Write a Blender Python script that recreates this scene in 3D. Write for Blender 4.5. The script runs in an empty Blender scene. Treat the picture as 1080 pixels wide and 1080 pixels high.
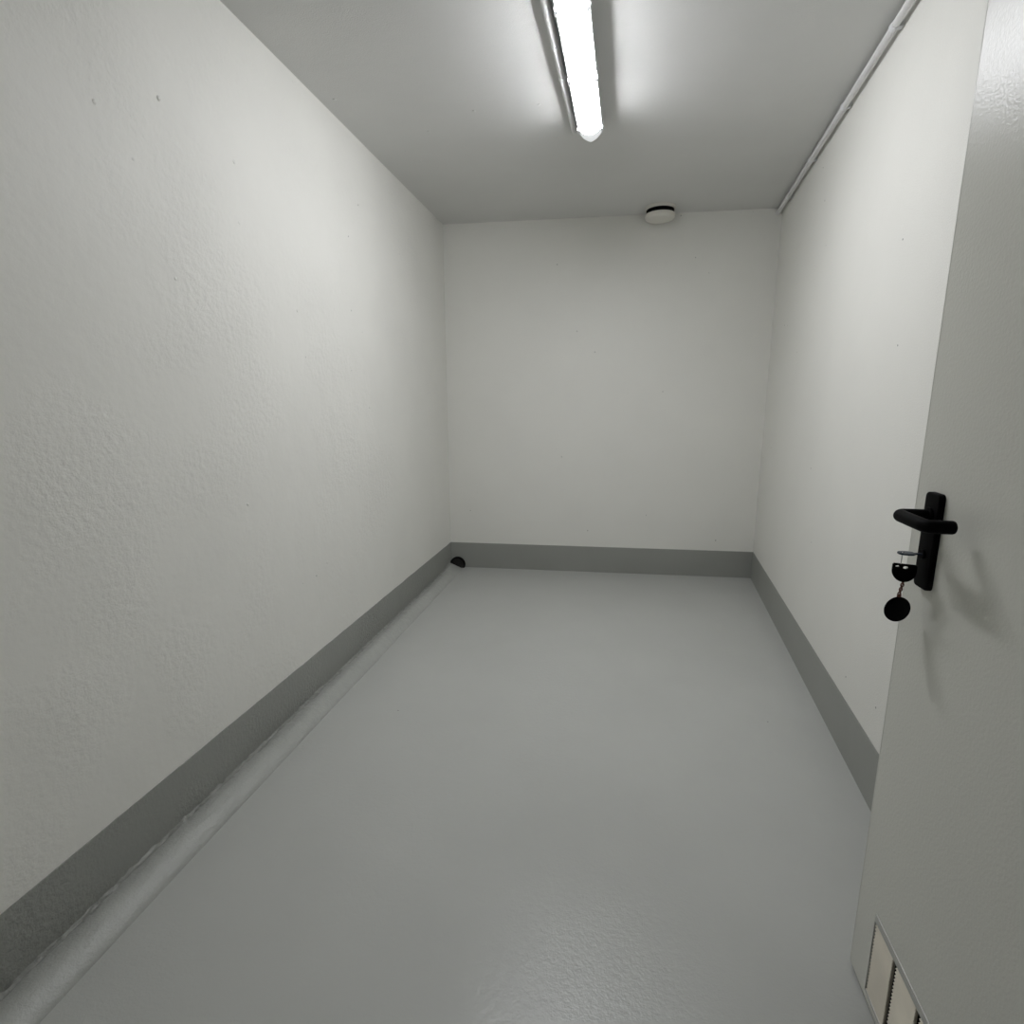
import bpy, bmesh, math, random
from mathutils import Vector, Matrix, noise
random.seed(7)
sc = bpy.context.scene
C = sc.collection

# ------------------------------------------------------------------ camera
cam_data = bpy.data.cameras.new('camera')
cam = bpy.data.objects.new('camera', cam_data)
C.objects.link(cam)
rt = Vector((0.99017679, 0.13979002, -0.00294504))
up = Vector((-0.02451445, 0.19430323, 0.98063515))
fw = Vector((-0.13765524, 0.97092997, -0.19582143))
M = Matrix((rt, up, -fw)).transposed().to_4x4()
M.translation = Vector((1.1699, 0.0, 1.4))
cam.matrix_world = M
cam_data.sensor_width = 36.0
cam_data.lens = 36.0 * 577.0 / 1080.0
cam_data.clip_start = 0.02
sc.camera = cam

# ------------------------------------------------------------------ world, exposure
EMIT = 70.0            # strength of the tube light
world = bpy.data.worlds.new('world')
sc.world = world
world.use_nodes = True
bg = world.node_tree.nodes['Background']
bg.inputs[0].default_value = (0.95, 0.98, 1.0, 1)
bg.inputs[1].default_value = 0.08
sc.view_settings.view_transform = 'Standard'
sc.view_settings.look = 'None'
sc.view_settings.exposure = 0.0
sc.view_settings.gamma = 1.0
sc.view_settings.use_curve_mapping = False

# ------------------------------------------------------------------ room numbers
W, D, H = 2.4903, 4.4744, 2.7563
BH = 0.2192                         # height of the painted grey band
FY = 0.2                            # inner face of the wall with the doorway
def lx(y): return -0.2255 * (1 - y / D)
def rx(y): return W - 0.5346 * (1 - y / D)

# ------------------------------------------------------------------ materials
def mat(name, col, rough=0.5, metal=0.0, spec=0.5, coat=0.0, coat_rough=0.1):
    m = bpy.data.materials.new(name)
    m.use_nodes = True
    b = m.node_tree.nodes['Principled BSDF']
    b.inputs['Base Color'].default_value = (*col, 1)
    b.inputs['Roughness'].default_value = rough
    b.inputs['Metallic'].default_value = metal
    b.inputs['Specular IOR Level'].default_value = spec
    b.inputs['Coat Weight'].default_value = coat
    b.inputs['Coat Roughness'].default_value = coat_rough
    return m

def painted(name, col, rough, var=0.03, layers=((60, 3, 0.4, 0.002),), spots=None, lumps=None, spec=0.5, patch=None):
    """Paint with slight tone variation, several noise bumps, sparse dark specks and small lumps."""
    m = mat(name, col, rough, spec=spec)
    nt = m.node_tree; N = nt.nodes; L = nt.links
    b = N['Principled BSDF']
    tc = N.new('ShaderNodeTexCoord')
    def nz(scale, detail, rough_=0.55):
        n = N.new('ShaderNodeTexNoise')
        n.inputs['Scale'].default_value = scale
        n.inputs['Detail'].default_value = detail
        n.inputs['Roughness'].default_value = rough_
        L.new(tc.outputs['Object'], n.inputs['Vector'])
        return n
    def math_(op, a, b_=None, v=None):
        n = N.new('ShaderNodeMath'); n.operation = op
        L.new(a, n.inputs[0])
        if b_ is not None: L.new(b_, n.inputs[1])
        if v is not None: n.inputs[1].default_value = v
        return n.outputs[0]
    base = nz(2.2, 5)
    ramp = N.new('ShaderNodeValToRGB')
    ramp.color_ramp.elements[0].position = 0.3
    ramp.color_ramp.elements[1].position = 0.7
    ramp.color_ramp.elements[0].color = (*[c * (1 - var) for c in col], 1)
    ramp.color_ramp.elements[1].color = (*[min(1, c * (1 + var)) for c in col], 1)
    L.new(base.outputs['Fac'], ramp.inputs['Fac'])
    colour = ramp.outputs['Color']
    if spots:
        scale, size, keep, sc_col = spots
        v = N.new('ShaderNodeTexVoronoi'); v.inputs['Scale'].default_value = scale
        L.new(tc.outputs['Object'], v.inputs['Vector'])
        near = math_('LESS_THAN', v.outputs['Distance'], v=size)
        sep = N.new('ShaderNodeSeparateColor'); L.new(v.outputs['Color'], sep.inputs[0])
        rare = math_('LESS_THAN', sep.outputs[0], v=keep)
        both = math_('MULTIPLY', near, rare)
        mx = N.new('ShaderNodeMix'); mx.data_type = 'RGBA'
        L.new(both, mx.inputs['Factor'])
        L.new(colour, mx.inputs['A']); mx.inputs['B'].default_value = (*sc_col, 1)
        colour = mx.outputs['Result']
    L.new(colour, b.inputs['Base Color'])
    prev = None
    for scale, detail, strength, dist in layers:
        n = nz(scale, detail)
        h = n.outputs['Fac']
        if patch and scale > 20:
            pn = nz(patch[0], 2)
            pr = N.new('ShaderNodeMapRange')
            pr.inputs['From Min'].default_value = patch[1]; pr.inputs['From Max'].default_value = patch[2]
            pr.inputs['To Min'].default_value = patch[3]; pr.inputs['To Max'].default_value = 1.0
            L.new(pn.outputs['Fac'], pr.inputs['Value'])
            h = math_('MULTIPLY', h, pr.outputs['Result'])
        bp = N.new('ShaderNodeBump')
        bp.inputs['Strength'].default_value = strength
        bp.inputs['Distance'].default_value = dist
        L.new(h, bp.inputs['Height'])
        if prev: L.new(prev, bp.inputs['Normal'])
        prev = bp.outputs['Normal']
    if lumps:
        scale, size, keep, dist = lumps
        v = N.new('ShaderNodeTexVoronoi'); v.inputs['Scale'].default_value = scale
        L.new(tc.outputs['Object'], v.inputs['Vector'])
        mr = N.new('ShaderNodeMapRange')
        mr.inputs['From Min'].default_value = 0; mr.inputs['From Max'].default_value = size
        mr.inputs['To Min'].default_value = 1; mr.inputs['To Max'].default_value = 0
        L.new(v.outputs['Distance'], mr.inputs['Value'])
        sep = N.new('ShaderNodeSeparateColor'); L.new(v.outputs['Color'], sep.inputs[0])
        rare = math_('LESS_THAN', sep.outputs[1], v=keep)
        h = math_('MULTIPLY', mr.outputs['Result'], rare)
        bp = N.new('ShaderNodeBump')
        bp.inputs['Strength'].default_value = 1.0
        bp.inputs['Distance'].default_value = dist
        L.new(h, bp.inputs['Height'])
        if prev: L.new(prev, bp.inputs['Normal'])
        prev = bp.outputs['Normal']
    if prev: L.new(prev, b.inputs['Normal'])
    return m

WHITE = (0.815, 0.81, 0.762)
m_wall = painted('rough_white_plaster', WHITE, 0.55, 0.02,
                 ((5, 3, 0.30, 0.014), (48, 5, 0.55, 0.009), (200, 3, 0.5, 0.0020)),
                 spots=(9, 0.030, 0.35, (0.22, 0.22, 0.21)), lumps=(9, 0.07, 0.22, 0.008),
                 patch=(2.4, 0.46, 0.64, 0.15))
m_wall_smooth = painted('smooth_white_plaster', WHITE, 0.55, 0.015,
                 ((4, 2, 0.15, 0.01), (220, 3, 0.5, 0.0018)), spots=(7, 0.025, 0.7, (0.16, 0.16, 0.15)))
m_ceil = painted('white_ceiling_paint', (0.70, 0.70, 0.68), 0.5, 0.02,
                 ((4, 3, 0.25, 0.012), (200, 3, 0.5, 0.0018)), lumps=(6, 0.06, 0.5, 0.006))
m_floor = painted('light_grey_floor_paint', (0.475, 0.484, 0.460), 0.30, 0.03,
                  ((3, 2, 0.12, 0.01), (60, 4, 0.35, 0.0040), (170, 3, 0.40, 0.0022)),
                  spots=(4.2, 0.014, 0.5, (0.1, 0.1, 0.095)), patch=(1.6, 0.35, 0.7, 0.4))
m_band = painted('mid_grey_skirting_paint', (0.31, 0.317, 0.292), 0.42, 0.04,
                 ((6, 3, 0.2, 0.008), (220, 3, 0.3, 0.001)))
m_band_rough = painted('mid_grey_rough_skirting_paint', (0.31, 0.317, 0.292), 0.42, 0.04,
                 ((6, 3, 0.3, 0.010), (70, 5, 0.9, 0.012), (200, 3, 0.6, 0.003)), patch=(1.7, 0.42, 0.66, 0.1))
m_cove = painted('grey_cement_fillet_paint', (0.41, 0.42, 0.395), 0.33, 0.05,
                 ((30, 5, 0.5, 0.008), (170, 4, 0.45, 0.003)))
m_door = painted('grey_door_enamel', (0.655, 0.655, 0.60), 0.33, 0.01,
                 ((150, 2, 0.28, 0.0020),), spec=0.34)
m_black = mat('black_plastic', (0.0015, 0.0015, 0.0017), 0.55, spec=0.05)
m_rubber = mat('black_rubber', (0.002, 0.002, 0.002), 0.8, spec=0.1)
m_hole = mat('dark_cavity', (0.01, 0.009, 0.008), 0.9)
m_pvc = mat('white_pvc', (0.78, 0.78, 0.77), 0.35)
m_fix = mat('pale_grey_housing', (0.55, 0.56, 0.56), 0.45)
m_clip = mat('white_clip_plastic', (0.85, 0.86, 0.87), 0.3)
m_det = mat('cream_detector_plastic', (0.74, 0.72, 0.66), 0.4)
m_steel = mat('brushed_steel', (0.55, 0.55, 0.54), 0.35, 1.0)
m_key = mat('blue_tinted_key_steel', (0.025, 0.04, 0.065), 0.4, 0.5)
m_chain = mat('reddish_brown_chain_metal', (0.13, 0.055, 0.04), 0.35, 0.8)
m_grille = painted('stained_cream_grille', (0.64, 0.60, 0.51), 0.5, 0.30, ())
m_tframe = mat('worn_grey_metal_frame', (0.50, 0.50, 0.47), 0.4, 0.3)

# the diffuser glows where the tubes are; its last centimetres are past the tube ends
m_glow = bpy.data.materials.new('lit_opal_diffuser'); m_glow.use_nodes = True
nb = m_glow.node_tree.nodes['Principled BSDF']
nb.inputs['Base Color'].default_value = (0.9, 0.92, 0.93, 1)
nb.inputs['Roughness'].default_value = 0.25
nb.inputs['Emission Color'].default_value = (0.952, 0.960, 1.0, 1)
nb.inputs['Emission Strength'].default_value = EMIT
m_endcap = bpy.data.materials.new('dimly_lit_diffuser_end'); m_endcap.use_nodes = True
nb = m_endcap.node_tree.nodes['Principled BSDF']
nb.inputs['Base Color'].default_value = (0.8, 0.83, 0.84, 1)
nb.inputs['Roughness'].default_value = 0.25
nb.inputs['Emission Color'].default_value = (0.95, 0.985, 1.0, 1)
nb.inputs['Emission Strength'].default_value = 0.55

# ------------------------------------------------------------------ helpers
def obj(name, bm, m, parent=None, smooth=None):
    me = bpy.data.meshes.new(name)
    bmesh.ops.recalc_face_normals(bm, faces=bm.faces)
    bm.to_mesh(me); bm.free()
    o = bpy.data.objects.new(name, me)
    C.objects.link(o)
    for mm in (m if isinstance(m, (list, tuple)) else [m]): me.materials.append(mm)
    if parent: o.parent = parent
    if smooth is not None:
        for p in me.polygons: p.use_smooth = True
        try:
            me.set_sharp_from_angle(angle=math.radians(smooth))
        except Exception:
            pass
    return o

def struct(name, bm, m, smooth=None):
    o = obj(name, bm, m, None, smooth); o['kind'] = 'structure'; return o

def empty(name, loc, label, cat, group=None, rotz=0.0):
    o = bpy.data.objects.new(name, None); C.objects.link(o)
    o.location = loc; o.rotation_euler = (0, 0, rotz)
    o.empty_display_size = 0.05
    o['label'] = label; o['category'] = cat
    if group: o['group'] = group
    return o

def tag(o, label, cat, group=None):
    o['label'] = label; o['category'] = cat
    if group: o['group'] = group
    return o

def add_prism(bm, poly, z0, z1):
    a = [bm.verts.new((x, y, z0)) for x, y in poly]
    b = [bm.verts.new((x, y, z1)) for x, y in poly]
    bm.faces.new(a); bm.faces.new(b)
    n = len(poly)
    for i in range(n):
        bm.faces.new((a[i], a[(i + 1) % n], b[(i + 1) % n], b[i]))

def add_box(bm, x0, x1, y0, y1, z0, z1, bev=0.0, seg=2):
    t = bmesh.new()
    add_prism(t, [(x0, y0), (x1, y0), (x1, y1), (x0, y1)], z0, z1)
    bmesh.ops.recalc_face_normals(t, faces=t.faces)
    if bev: bmesh.ops.bevel(t, geom=t.edges[:], offset=bev, segments=seg, profile=0.5, affect='EDGES')
    merge(bm, t)

def merge(bm, t, mtx=None):
    if mtx is not None: bmesh.ops.transform(t, matrix=mtx, verts=t.verts)
    mp = {v: bm.verts.new(v.co) for v in t.verts}
    for f in t.faces:
        g = bm.faces.new([mp[v] for v in f.verts]); g.material_index = f.material_index
    t.free()

def add_tube(bm, pts, r, seg=20, cap=True, ell=None):
    """Swept tube along points with mitred joints; ell squeezes the second axis."""
    pts = [Vector(p) for p in pts]
    rings = []
    nrm = None
    for i, p in enumerate(pts):
        a = (pts[i] - pts[i - 1]).normalized() if i else (pts[1] - pts[0]).normalized()
        b = (pts[i + 1] - pts[i]).normalized() if i < len(pts) - 1 else a
        t = (a + b).normalized()
        if nrm is None:
            ref = Vector((0, 0, 1)) if abs(t.z) < 0.9 else Vector((1, 0, 0))
            nrm = t.cross(ref).normalized()
        nrm = (nrm - t * nrm.dot(t)).normalized()
        bi = t.cross(nrm)
        rr = r[i] if isinstance(r, (list, tuple)) else r
        e = ell or 1.0
        rings.append([bm.verts.new(p + nrm * rr * math.cos(2 * math.pi * k / seg) + bi * rr * e * math.sin(2 * math.pi * k / seg)) for k in range(seg)])
    for A, B in zip(rings, rings[1:]):
        for k in range(seg):
            bm.faces.new((A[k], A[(k + 1) % seg], B[(k + 1) % seg], B[k]))
    if cap:
        bm.faces.new(rings[0]); bm.faces.new(rings[-1])

def add_lathe(bm, prof, seg=48, mtx=None):
    """prof: list of (r, z); closed at r = 0 ends."""
    t = bmesh.new()
    rings = []
    for r, z in prof:
        if r < 1e-6: rings.append([t.verts.new((0, 0, z))])
        else: rings.append([t.verts.new((r * math.cos(2 * math.pi * k / seg), r * math.sin(2 * math.pi * k / seg), z)) for k in range(seg)])
    for A, B in zip(rings, rings[1:]):
        for k in range(seg):
            j = (k + 1) % seg
            if len(A) == 1 and len(B) > 1: t.faces.new((A[0], B[k], B[j]))
            elif len(B) == 1 and len(A) > 1: t.faces.new((A[k], A[j], B[0]))
            elif len(A) > 1: t.faces.new((A[k], A[j], B[j], B[k]))
    merge(bm, t, mtx)

def arc(c, r, a0, a1, n):
    return [(c[0] + r * math.cos(math.radians(a0 + (a1 - a0) * i / n)), c[1] + r * math.sin(math.radians(a0 + (a1 - a0) * i / n))) for i in range(n + 1)]

# ------------------------------------------------------------------ room shell
T = 0.15
bm = bmesh.new()
add_prism(bm, [(lx(-1.3) - T, -1.3), (rx(-1.3) + T, -1.3), (W + T, D + T), (-T, D + T)], -0.12, 0.0)
struct('floor', bm, m_floor)
bm = bmesh.new()
add_prism(bm, [(lx(0) - T, 0), (rx(0) + T, 0), (W + T, D + T), (-T, D + T)], H, H + 0.15)
struct('ceiling', bm, m_ceil)
bm = bmesh.new()
add_prism(bm, [(lx(0) - T, 0), (lx(0), 0), (0, D), (0, D + T), (-T, D + T)], 0, H)
struct('wall_left', bm, m_wall)
bm = bmesh.new()
add_prism(bm, [(rx(0), 0), (rx(0) + T, 0), (W + T, D + T), (W, D + T), (W, D)], 0, H)
struct('wall_right', bm, m_wall_smooth)
bm = bmesh.new()
add_prism(bm, [(0, D), (W, D), (W, D + T), (0, D + T)], 0, H)
struct('wall_back', bm, m_wall_smooth)
# doorway wall around the camera: two piers and a lintel
DX0, DX1, DH = 0.72, 1.80, 2.17
bm = bmesh.new()
add_prism(bm, [(lx(0), 0), (DX0, 0), (DX0, FY), (lx(FY), FY)], 0, H)
add_prism(bm, [(DX1, 0), (rx(0), 0), (rx(FY), FY), (DX1, FY)], 0, H)
add_box(bm, DX0, DX1, 0, FY, DH, H)
struct('wall_front', bm, m_wall_smooth)

# painted grey band at the foot of the walls (a few mm of paint and filler)
bt = 0.003
def band_left():
    b = bmesh.new()
    n = 220
    rows = []
    for i in range(n + 1):
        y = FY + (D - FY) * i / n
        wob = 0.0022 * noise.noise((y * 7, 0, 0)) + 0.0012 * noise.noise((y * 31, 3, 0))
        x = lx(y)
        rows.append([b.verts.new(p) for p in ((x, y, 0), (x + bt, y, 0), (x + bt, y, BH + wob), (x, y, BH + wob))])
    for A, B in zip(rows, rows[1:]):
        for k in range(4):
            b.faces.new((A[k], A[(k + 1) % 4], B[(k + 1) % 4], B[k]))
    b.faces.new(rows[0]); b.faces.new(rows[-1])
    return b
struct('baseboard_left', band_left(), m_band_rough)
bm = bmesh.new()
add_prism(bm, [(bt, D - bt), (W - bt, D - bt), (W, D), (0, D)], 0, BH)
struct('baseboard_back', bm, m_band)
bm = bmesh.new()
add_prism(bm, [(rx(FY) - bt, FY), (rx(FY), FY), (W, D), (W - bt, D)], 0, BH)
struct('baseboard_right', bm, m_band)

# rounded cement fillet along the foot of the left wall, trowelled by hand
def cove():
    b = bmesh.new()
    prof = [(0.000, 0.0335), (0.005, 0.0328), (0.010, 0.0325), (0.015, 0.0330), (0.021, 0.0348), (0.030, 0.0378), (0.042, 0.0405), (0.055, 0.0415), (0.067, 0.0395),
            (0.079, 0.0355), (0.090, 0.0300), (0.100, 0.0235), (0.109, 0.0165), (0.116, 0.0095), (0.1195, 0.004), (0.121, 0.0)]
    n = 900
    y0, y1 = FY, D - 0.055
    rows = []
    for i in range(n + 1):
        f = i / n
        y = y0 + (y1 - y0) * f
        x0 = lx(y) + bt * 0.5
        wide = 1.06 - 0.10 * f + 0.035 * noise.noise((y * 1.7, 5, 2))
        tall = 1.0 + 0.06 * noise.noise((y * 1.3, 9, 4))
        end = max(0.0, min(1.0, (y - (y1 - 0.22)) / 0.18))     # leans up against the wall at its far end
        row = [b.verts.new((x0, y, 0))]
        for px, pz in prof:
            q = 0.0
            if px < 0.038:                                  # ragged grout against the wall
                k = 1 - px / 0.038
                q = k * (0.007 * noise.noise((y * 9, px * 60, 1)) + 0.010 * noise.noise((y * 38, px * 170, 7)))
            q += 0.0014 * noise.noise((y * 22, px * 40, 3))
            pz2 = pz * tall * (1 - end) + end * 0.052 * max(0.0, 1 - px / 0.121)
            row.append(b.verts.new((x0 + px * wide, y, max(0.0, pz2 + (q if px < 0.119 else 0)))))
        rows.append(row)
    m = len(rows[0])
    for i, (A, B) in enumerate(zip(rows, rows[1:])):
        edge = 4.6 + 1.5 * noise.noise((i * 0.045, 1, 8)) + 0.9 * noise.noise((i * 0.35, 4, 8))
        for k in range(m - 1):
            f = b.faces.new((A[k], A[k + 1], B[k + 1], B[k]))
            f.material_index = 1 if k < edge else 0       # the darker band paint laps over the grout
        b.faces.new((A[m - 1], A[0], B[0], B[m - 1]))
    b.faces.new(rows[0]); b.faces.new(rows[-1])
    return b
struct('trim_1', cove(), [m_cove, m_band_rough], 50)

# ------------------------------------------------------------------ black pipe end in the back left corner
pipe = empty('drain_pipe_stub', (0.060, D - bt, 0.026), 'black pipe end in the far left floor corner against the grey band', 'pipe')
bm = bmesh.new()
mt = Matrix.Rotation(math.radians(90), 4, 'X')
# the lower half is buried in the floor fillet, so only the upper segment is built
R0 = 0.066
seg = [(R0 * math.cos(a), R0 * math.sin(a)) for a in [math.radians(-22 + (224) * i / 40) for i in range(41)]]
seg = [(x, max(y, -0.0255)) for x, y in seg]
t = bmesh.new(); add_prism(t, seg, 0.0, 0.030)
merge(bm, t, mt)
obj('pipe_wall', bm, m_rubber, pipe, 40)
bm = bmesh.new()
seg2 = [(0.86 * x, max(0.86 * y, -0.0250)) for x, y in seg]
t = bmesh.new(); add_prism(t, seg2, 0.0301, 0.033)
merge(bm, t, mt)
obj('end_plug', bm, m_hole, pipe, 40)

# ------------------------------------------------------------------ strip light on the ceiling
LA = math.atan(0.0686)                       # the fixture runs slightly skew to the room
YE = 3.075                                   # far end
lamp = empty('strip_light', (1.0705 + (YE - 2.05) * 0.0686, YE, H), 'long lit tube light with white ribbed diffuser on the ceiling', 'ceiling light', rotz=-LA)
LL = 1.15
HW = 0.0575
def stadium(hw, y0, y1, n=14):
    """Plan outline with half-round ends flattened a little; y runs from -LL to 0."""
    e = hw * 0.85
    far = [(hw * math.cos(a), y1 - e + e * math.sin(a)) for a in [math.pi * i / n for i in range(n + 1)]]
    near = [(-hw * math.cos(a), y0 + e - e * math.sin(a)) for a in [math.pi * i / n for i in range(n + 1)]]
    return far + near
bm = bmesh.new()
add_prism(bm, stadium(0.046, -LL + 0.012, -0.012), -0.040, 0.0)
obj('housing', bm, m_fix, lamp, 40)
bm = bmesh.new()
t = bmesh.new(); add_prism(t, stadium(HW, -LL, 0.0), -0.057, -0.040)
merge(bm, t)
obj('diffuser_rim', bm, m_clip, lamp, 40)
# diffuser: stacked stadium outlines shrinking downwards = rounded trough
def trough(y0, y1, mat_i, b, ends):
    levels = []
    hw, sag = HW - 0.005, 0.0315                    # shallow circular arc across the trough
    R = (hw * hw + sag * sag) / (2 * sag)
    n = 10
    top = math.asin(hw / R)
    for i in range(n + 1):
        a = top * (1 - i / n)
        levels.append((max(0.004, R * math.sin(a)), -0.057 - (R * math.cos(a) - (R - sag))))
    return levels
def diffuser_body(y0, y1):
    b = bmesh.new()
    lv = trough(y0, y1, 0, b, False)
    prof = [(x, z) for x, z in lv] + [(-x, z) for x, z in reversed(lv)]
    A = [b.verts.new((x, y0, z)) for x, z in prof]
    Bv = [b.verts.new((x, y1, z)) for x, z in prof]
    k = len(prof)
    for i in range(k):
        b.faces.new((A[i], A[(i + 1) % k], Bv[(i + 1) % k], Bv[i]))
    b.faces.new(A); b.faces.new(Bv)
    return b
def diffuser_end(y_join, sgn):
    b = bmesh.new()
    lv = trough(0, 0, 0, b, True)
    n = 16
    rows = []
    for x, z in lv:
        rows.append([b.verts.new((x * math.cos(math.pi * i / n), y_join + sgn * 0.0475 * (0.50 + 0.50 * x / HW) * math.sin(math.pi * i / n), z)) for i in range(n + 1)])
    for P, Q in zip(rows, rows[1:]):
        for i in range(n):
            b.faces.new((P[i], P[i + 1], Q[i + 1], Q[i]))
        b.faces.new((P[0], Q[0], Q[n], P[n]))
    b.faces.new(rows[0]); b.faces.new(rows[-1])
    return b
obj('diffuser', diffuser_body(-LL + 0.055, -0.105), m_glow, lamp, 35)
for yj, sg in ((-0.0549, 1), (-LL + 0.0549, -1)):
    b = diffuser_end(yj, sg)
    if sg > 0: merge(b, diffuser_body(yj - 0.0500, yj))   # the tubes stop short of this end
    bmesh.ops.remove_doubles(b, verts=b.verts, dist=1e-5)
    e = obj('diffuser_end', b, m_endcap, lamp, 40)
    e['label'] = 'rounded translucent end of the diffuser'
def clip_bm(sx, y):
    b = bmesh.new()
    x0, x1 = HW - 0.004, HW + 0.005
    if sx < 0: x0, x1 = -x1, -x0
    add_box(b, x0, x1, y - 0.016, y + 0.016, -0.066, -0.032, 0.002)
    add_box(b, (HW - 0.010) * sx - 0.006, (HW - 0.010) * sx + 0.006, y - 0.012, y + 0.012, -0.069, -0.056, 0.002)
    return b
for y in (-0.095, -0.515, -0.935):
    for sx in (-1, 1):
        obj('clip', clip_bm(sx, y), m_clip, lamp, 40)

# conduit that feeds the strip light, lying on the ceiling on its left side
def conduit(name, p0, p1, r, label, cat):
    o = empty(name, p0, label, cat)
    v = Vector(p1) - Vector(p0)
    b = bmesh.new(); add_tube(b, [(0, 0, 0), v], r, 24)
    obj('pipe', b, m_pvc, o, 40)
    return o, v
ct, cv = conduit('cable_conduit', (1.056, 3.085, H - 0.017), (0.909, 1.25, H - 0.017), 0.0150,
                 'white plastic cable pipe on the ceiling along the left side of the tube light', 'cable pipe')
ang = math.atan2(cv.x, -cv.y)
for yy in (2.40, 2.63 - 0.02, 1.75):
    f = (3.085 - yy) / 1.835
    b = bmesh.new()
    t = bmesh.new(); add_tube(t, [(0, -0.010, 0), (0, 0.010, 0)], 0.0168, 24)
    merge(b, t, Matrix.Translation(cv * f))
    t = bmesh.new(); add_box(t, -0.010, 0.010, -0.010, 0.010, 0.008, 0.0168)
    merge(b, t, Matrix.Translation(cv * f))
    obj('clip', b, m_clip, ct, 40)

# conduit along the junction of right wall and ceiling
def rc(y): return rx(y) - 0.0275
CZR = H - 0.030
y0, y1 = D - 0.012, 0.26
rct, rv = conduit('cable_conduit', (rc(y0), y0, CZR), (rc(y1), y1, CZR), 0.0135,
                  'white cable pipe clipped high along the right wall just below the ceiling', 'cable pipe')
for y in (4.155, 3.581, 3.0, 2.443, 1.87, 1.30, 0.73):
    f = (y0 - y) / (y0 - y1)
    b = bmesh.new()
    t = bmesh.new(); add_tube(t, [(0, -0.011, 0), (0, 0.011, 0)], 0.0162, 24)
    merge(b, t)
    add_box(b, 0.010, 0.0272, -0.011, 0.011, -0.010, 0.012, 0.002)
    for v in b.verts: v.co += rv * f
    obj('clip', b, m_clip, rct, 40)
b = bmesh.new()
add_tube(b, [(0, 0, 0), (0, 0.0115, 0)], 0.0165, 24)
obj('end_sleeve', b, m_pvc, rct, 40)

# ------------------------------------------------------------------ smoke detector
det = empty('smoke_detector', (1.625, 4.330, H), 'round white smoke detector on the ceiling near the back wall', 'smoke detector')
b = bmesh.new()
add_lathe(b, [(0, 0), (0.106, 0), (0.106, -0.018), (0.104, -0.021), (0, -0.021)], 64)
obj('base', b, m_det, det, 40)
b = bmesh.new()
add_lathe(b, [(0, -0.0205), (0.096, -0.0205), (0.096, -0.0505), (0, -0.0505)], 64)
o = obj('sensing_slot', b, m_rubber, det, 40); o['label'] = 'black gap around the detector'
b = bmesh.new()
add_lathe(b, [(0, -0.048), (0.101, -0.048), (0.103, -0.050), (0.103, -0.070), (0.100, -0.078), (0.092, -0.083), (0.078, -0.0855), (0, -0.087)], 64)
obj('cover', b, m_det, det, 40)
for k in range(8):                                       # ribs that carry the cover across the gap
    a = 2 * math.pi * (k + 0.5) / 8 + math.pi / 2
    if math.sin(a) > -0.2:
        b = bmesh.new()
        t = bmesh.new(); add_box(t, 0.094, 0.101, -0.002, 0.002, -0.049, -0.0205)
        merge(b, t, Matrix.Rotation(a, 4, 'Z'))
        obj('rib', b, m_det, det)

# ------------------------------------------------------------------ door, open into the room along the right wall
th = math.radians(-94)
dd = Vector((math.cos(th), math.sin(th), 0))
DL, DT, DZ0, DTOP = 1.03, 0.042, 0.012, 2.14
edge = Vector((1.8565, 1.2495, 0))
hinge = edge + dd * DL
door = bpy.data.objects.new('door_1', None); C.objects.link(door)
door.location = hinge
door.rotation_euler = (0, 0, math.atan2(-dd.y, -dd.x))   # local x runs from hinge to free edge, local y into the room
door['kind'] = 'structure'
def S(s): return DL - s                                  # distance from the free edge -> local x
bm = bmesh.new()
VS0, VS1, VZ0, VZ1 = 0.090, 0.500, 0.030, 0.245
# leaf with a real opening for the grille
for (a, b_, c, d) in ((S(VS0), DL, DZ0, DTOP), (0, S(VS1), DZ0, DTOP), (S(VS1), S(VS0), VZ1, DTOP), (S(VS1), S(VS0), DZ0, VZ0)):
    add_box(bm, a, min(b_, DL - 0.004), -DT, 0, c, d)
obj('door_leaf', bm, m_door, door)
bm = bmesh.new()
add_box(bm, DL - 0.004, DL + 0.0005, -DT, 0, DZ0, DTOP, 0.0035, 4)
obj('rounded_edge', bm, m_door, door, 60)

# grille
gr = bpy.data.objects.new('ventilation_grille', None); C.objects.link(gr); gr.parent = door
gr['label'] = 'stained cream metal air grille low in the door'
fr = 0.019
bm = bmesh.new()
add_box(bm, S(VS1), S(VS0), -0.006, 0.0022, VZ1 - fr, VZ1, 0.0008)
add_box(bm, S(VS1), S(VS0), -0.006, 0.0022, VZ0, VZ0 + 0.006, 0.0008)
add_box(bm, S(VS0) - 0.002, S(VS0), -0.006, 0.0022, VZ0, VZ1, 0.0008)
add_box(bm, S(VS1), S(VS1) + 0.004, -0.006, 0.0022, VZ0, VZ1, 0.0008)
o = obj('frame', bm, m_tframe, gr)
bm = bmesh.new()
add_box(bm, S(VS1), S(VS0), -0.020, -0.016, VZ0, VZ1)
obj('backing', bm, m_hole, gr)
npan = 4
pw = (VS1 - VS0 - 0.012) / npan
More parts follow.
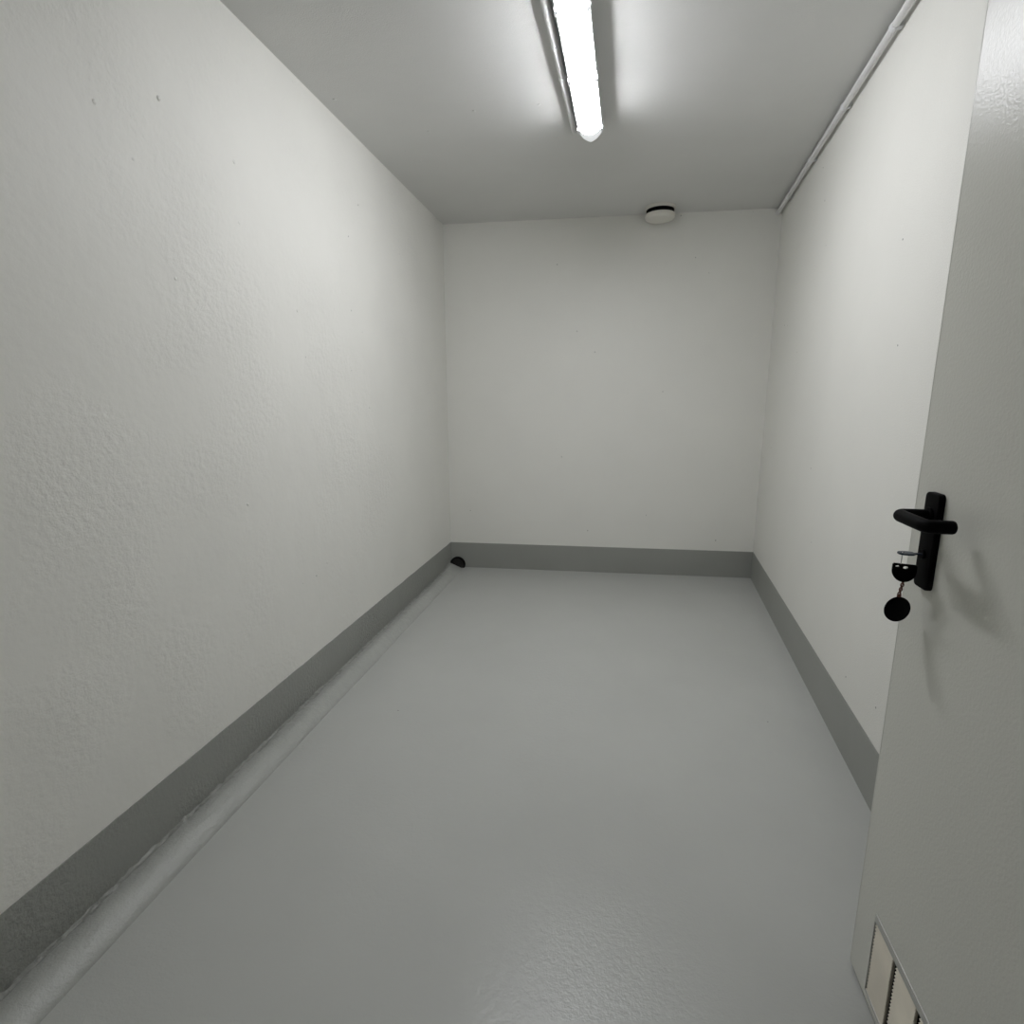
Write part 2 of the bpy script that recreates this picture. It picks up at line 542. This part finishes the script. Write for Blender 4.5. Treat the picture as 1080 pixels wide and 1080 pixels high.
for k in range(npan):
    s0 = VS0 + 0.0025 + k * pw
    s1 = s0 + pw - 0.0145
    bm = bmesh.new()
    n = 20
    z0, z1 = VZ0 + 0.007, VZ1 - fr - 0.001
    p = (z1 - z0) / n
    for i in range(n):                                   # pressed horizontal louvres with toothed ends
        z = z0 + i * p
        t = bmesh.new()
        j = 0.0008 * random.random()
        x0, x1 = S(s1) + j, S(s0) - j
        c = 0.0030                                       # the slats are cut back towards their upper edge
        vs = [t.verts.new(q) for q in ((x0, 0.0008, z), (x1, 0.0008, z), (x1 - c, -0.0040, z + p * 0.80), (x0 + c, -0.0040, z + p * 0.80),
                                       (x0, -0.0012, z), (x1, -0.0012, z), (x1 - c, -0.0055, z + p * 0.80), (x0 + c, -0.0055, z + p * 0.80))]
        for q in ((0, 1, 2, 3), (7, 6, 5, 4), (0, 4, 5, 1), (1, 5, 6, 2), (2, 6, 7, 3), (3, 7, 4, 0)): t.faces.new([vs[w] for w in q])
        merge(bm, t)
    add_box(bm, S(s1) + 0.009, S(s0) - 0.007, -0.0110, -0.0054, z0, z1)
    obj('louvre_panel', bm, m_grille, gr)

# handle set
hs = bpy.data.objects.new('door_handle', None); C.objects.link(hs); hs.parent = door
hs['label'] = 'black lever handle on a long black plate'
PC = 0.083                                               # plate centre line, from the free edge
def rounded(hw, hh, r, n=6):
    out = []
    for cx, cy, a0 in ((hw - r, hh - r, 0), (-hw + r, hh - r, 90), (-hw + r, -hh + r, 180), (hw - r, -hh + r, 270)):
        out += arc((cx, cy), r, a0, a0 + 90, n)
    return out
def add_plate(b, cx, cz, hw, hh, r, y0, y1, bev):
    t = bmesh.new()
    add_prism(t, rounded(hw, hh, r), 0, y1 - y0)
    bmesh.ops.recalc_face_normals(t, faces=t.faces)
    top = [e for e in t.edges if all(abs(v.co.z - (y1 - y0)) < 1e-6 for v in e.verts)]
    bmesh.ops.bevel(t, geom=top, offset=bev, segments=3, profile=0.5, affect='EDGES')
    # local (x, y, depth) -> door local (x, depth, z)
    mt = Matrix(((-1, 0, 0, cx), (0, 0, 1, y0), (0, 1, 0, cz), (0, 0, 0, 1)))
    merge(b, t, mt)
bm = bmesh.new()
add_plate(bm, S(0.085), 1.1265, 0.0265, 0.0975, 0.010, 0.0, 0.011, 0.003)
obj('plate', bm, m_black, hs, 40)
LZ = 1.178
def bend(path, rad, n=7):
    out = [Vector(path[0])]
    for a, b_, c in zip(path, path[1:], path[2:]):
        a, b_, c = map(Vector, (a, b_, c))
        u = (a - b_).normalized(); w = (c - b_).normalized()
        p, q = b_ + u * rad, b_ + w * rad
        for i in range(n + 1):
            f = i / n
            out.append((p * (1 - f) ** 2) + b_ * (2 * f * (1 - f)) + q * f * f)
    out.append(Vector(path[-1]))
    return out
bm = bmesh.new()
LO, LE = 0.066, 0.195
path = bend([(S(PC), 0.010, LZ), (S(PC), LO, LZ), (S(LE), LO, LZ), (S(LE), 0.026, LZ)], 0.016)
add_tube(bm, path, 0.0125, 24)
t = bmesh.new(); add_lathe(t, [(0, 0.0), (0.0125, 0.0), (0.0115, 0.003), (0.008, 0.005), (0, 0.0055)], 24)
merge(bm, t, Matrix(((1, 0, 0, S(LE)), (0, 0, -1, 0.0262), (0, 1, 0, LZ), (0, 0, 0, 1))))
obj('lever', bm, m_black, hs, 50)
bm = bmesh.new()
t = bmesh.new(); add_lathe(t, [(0, 0.010), (0.017, 0.010), (0.017, 0.0145), (0.015, 0.016), (0, 0.016)], 28)
merge(bm, t, Matrix(((1, 0, 0, S(PC)), (0, 0, 1, 0), (0, 1, 0, LZ), (0, 0, 0, 1))))
obj('neck_collar', bm, m_black, hs, 40)
KZ = 1.099
bm = bmesh.new()
t = bmesh.new(); add_lathe(t, [(0, 0.010), (0.0095, 0.010), (0.0095, 0.0140), (0.009, 0.0148), (0, 0.0148)], 24)
merge(bm, t, Matrix(((1, 0, 0, S(PC)), (0, 0, 1, 0), (0, 1, 0, KZ), (0, 0, 0, 1))))
obj('lock_cylinder', bm, m_black, hs, 40)

# ------------------------------------------------------------------ keys hanging in the lock
nrm = Vector((-dd.y, dd.x, 0))
if nrm.x > 0: nrm = -nrm
def dp(s, off, z): return edge + dd * s + nrm * off + Vector((0, 0, z))
door_rot = door.rotation_euler.z
key = empty('key', dp(PC, 0.0150, KZ), 'dark bluish flat key stuck in the door lock', 'key', rotz=door_rot)
bm = bmesh.new()
add_box(bm, -0.0045, 0.0045, -0.0135, 0.013, -0.0012, 0.0012, 0.0003)
obj('blade', bm, m_key, key)
bm = bmesh.new()
# bow lying flat, with a hole near its tip
out = [(-0.006, 0.0), (0.006, 0.0), (0.0115, 0.006), (0.0130, 0.015), (0.0105, 0.024), (0.005, 0.029), (-0.005, 0.029), (-0.0105, 0.024), (-0.0130, 0.015), (-0.0115, 0.006)]
hole = [(0.0035 * math.cos(2 * math.pi * i / 10 - math.pi / 2 + math.pi / 10), 0.0215 + 0.0035 * math.sin(2 * math.pi * i / 10 - math.pi / 2 + math.pi / 10)) for i in range(10)]
def ring_plate(b, outer, inner, z0, z1):
    n = len(outer)
    def loop(l, z): return [b.verts.new((x, y, z)) for x, y in l]
    a, c, d, e = loop(outer, z0), loop(outer, z1), loop(inner, z0), loop(inner, z1)
    for i in range(n):
        j = (i + 1) % n
        b.faces.new((a[i], a[j], c[j], c[i])); b.faces.new((d[i], d[j], e[j], e[i]))
        b.faces.new((a[i], a[j], d[j], d[i])); b.faces.new((c[i], c[j], e[j], e[i]))
outer = []
for i in range(10):
    outer.append(out[i])
ring_plate(bm, [(x, y + 0.012) for x, y in outer], [(x, y + 0.012) for x, y in hole], -0.0017, 0.0017)
obj('bow', bm, m_key, key)

KO = 0.0485                                               # distance of the hanging bunch from the door face
view = Vector((dp(PC, KO, 1.05).x - 1.1699, dp(PC, KO, 1.05).y, 0)).normalized()
vrot = math.atan2(view.y, view.x) - math.pi / 2           # local y = along the view, local x = across it
ring = empty('key_ring', dp(PC, KO, KZ - 0.010), 'thin wire ring linking the key in the lock to the black tag', 'key ring', rotz=vrot)
bm = bmesh.new()
pts = [(0.0, 0.0115 * math.sin(2 * math.pi * i / 32) * 0.55, 0.0125 * math.cos(2 * math.pi * i / 32)) for i in range(33)]
add_tube(bm, pts, 0.0008, 8, cap=False)
obj('wire', bm, m_steel, ring, 60)

tagk = empty('key_tag', dp(PC, KO, 1.0580) + rt * 0.0085, 'black half-round plastic key head with two holes hanging from the ring', 'key', rotz=vrot + math.radians(10))
bm = bmesh.new()
# half-round plate with two punched holes, cut as three strips of outline
t = bmesh.new()
outl = [(-0.0215, 0.018), (-0.024, 0.015)] + [(0.024 * math.cos(a), 0.004 + 0.0235 * math.sin(a)) for a in [math.radians(180 + 180 * i / 20) for i in range(21)]] + [(0.024, 0.015), (0.0215, 0.018)]
add_prism(t, outl, -0.0035, 0.0035)
bmesh.ops.recalc_face_normals(t, faces=t.faces)
bmesh.ops.bevel(t, geom=[e for e in t.edges if abs(e.verts[0].co.z - e.verts[1].co.z) < 1e-6], offset=0.001, segments=2, profile=0.5, affect='EDGES')
merge(bm, t, Matrix(((0.87, 0, 0, 0), (0, 0, 1, 0), (0, 1, 0, 0), (0, 0, 0, 1))))
head = obj('head', bm, m_black, tagk, 40)
def cut(o, x, z, rx_, rz_):
    b = bmesh.new()
    t = bmesh.new(); add_lathe(t, [(0, -0.02), (1, -0.02), (1, 0.02), (0, 0.02)], 20)
    merge(b, t, Matrix(((rx_, 0, 0, x), (0, 0, 1, 0), (0, rz_, 0, z), (0, 0, 0, 1))))
    c = obj('cutter', b, m_black)
    c.matrix_world = tagk.matrix_basis
    md = o.modifiers.new('hole', 'BOOLEAN'); md.object = c; md.operation = 'DIFFERENCE'; md.solver = 'EXACT'
    dg = bpy.context.evaluated_depsgraph_get()
    bpy.context.view_layer.update()
    dg = bpy.context.evaluated_depsgraph_get()
    me = bpy.data.meshes.new_from_object(o.evaluated_get(dg))
    o.modifiers.clear(); o.data = me
    bpy.data.objects.remove(c)
cut(head, 0.0015, 0.0110, 0.0046, 0.0034)
cut(head, -0.0125, 0.0125, 0.0036, 0.0020)

fob = empty('key_fob', dp(PC, KO, 0.9790) + rt * 0.0055, 'round black disc fob on a short brown chain below the key', 'key fob', rotz=vrot + math.radians(36))
bm = bmesh.new()
t = bmesh.new(); add_lathe(t, [(0, -0.002), (0.0255, -0.002), (0.0268, -0.001), (0.0268, 0.001), (0.0255, 0.002), (0, 0.002)], 40)
merge(bm, t, Matrix(((1, 0, 0, 0), (0, 0, 1, 0), (0, 1, 0, 0), (0, 0, 0, 1))))
obj('disc', bm, m_black, fob, 40)
bm = bmesh.new()
add_box(bm, -0.004, 0.004, -0.0018, 0.0018, 0.026, 0.033, 0.001)
for k in range(6):                                        # oval chain links, alternately turned
    c = Vector((0.0008 * k, 0, 0.0335 + 0.0048 * k))
    pts = []
    for i in range(17):
        a = 2 * math.pi * i / 16
        u, w = 0.0030 * math.cos(a), 0.0042 * math.sin(a)
        pts.append(c + (Vector((u, 0, w)) if k % 2 == 0 else Vector((u * 0.35, u, w))))
    add_tube(bm, pts, 0.0011, 8, cap=False)
o = obj('chain', bm, m_chain, fob, 60)
o['label'] = 'reddish brown metal chain'
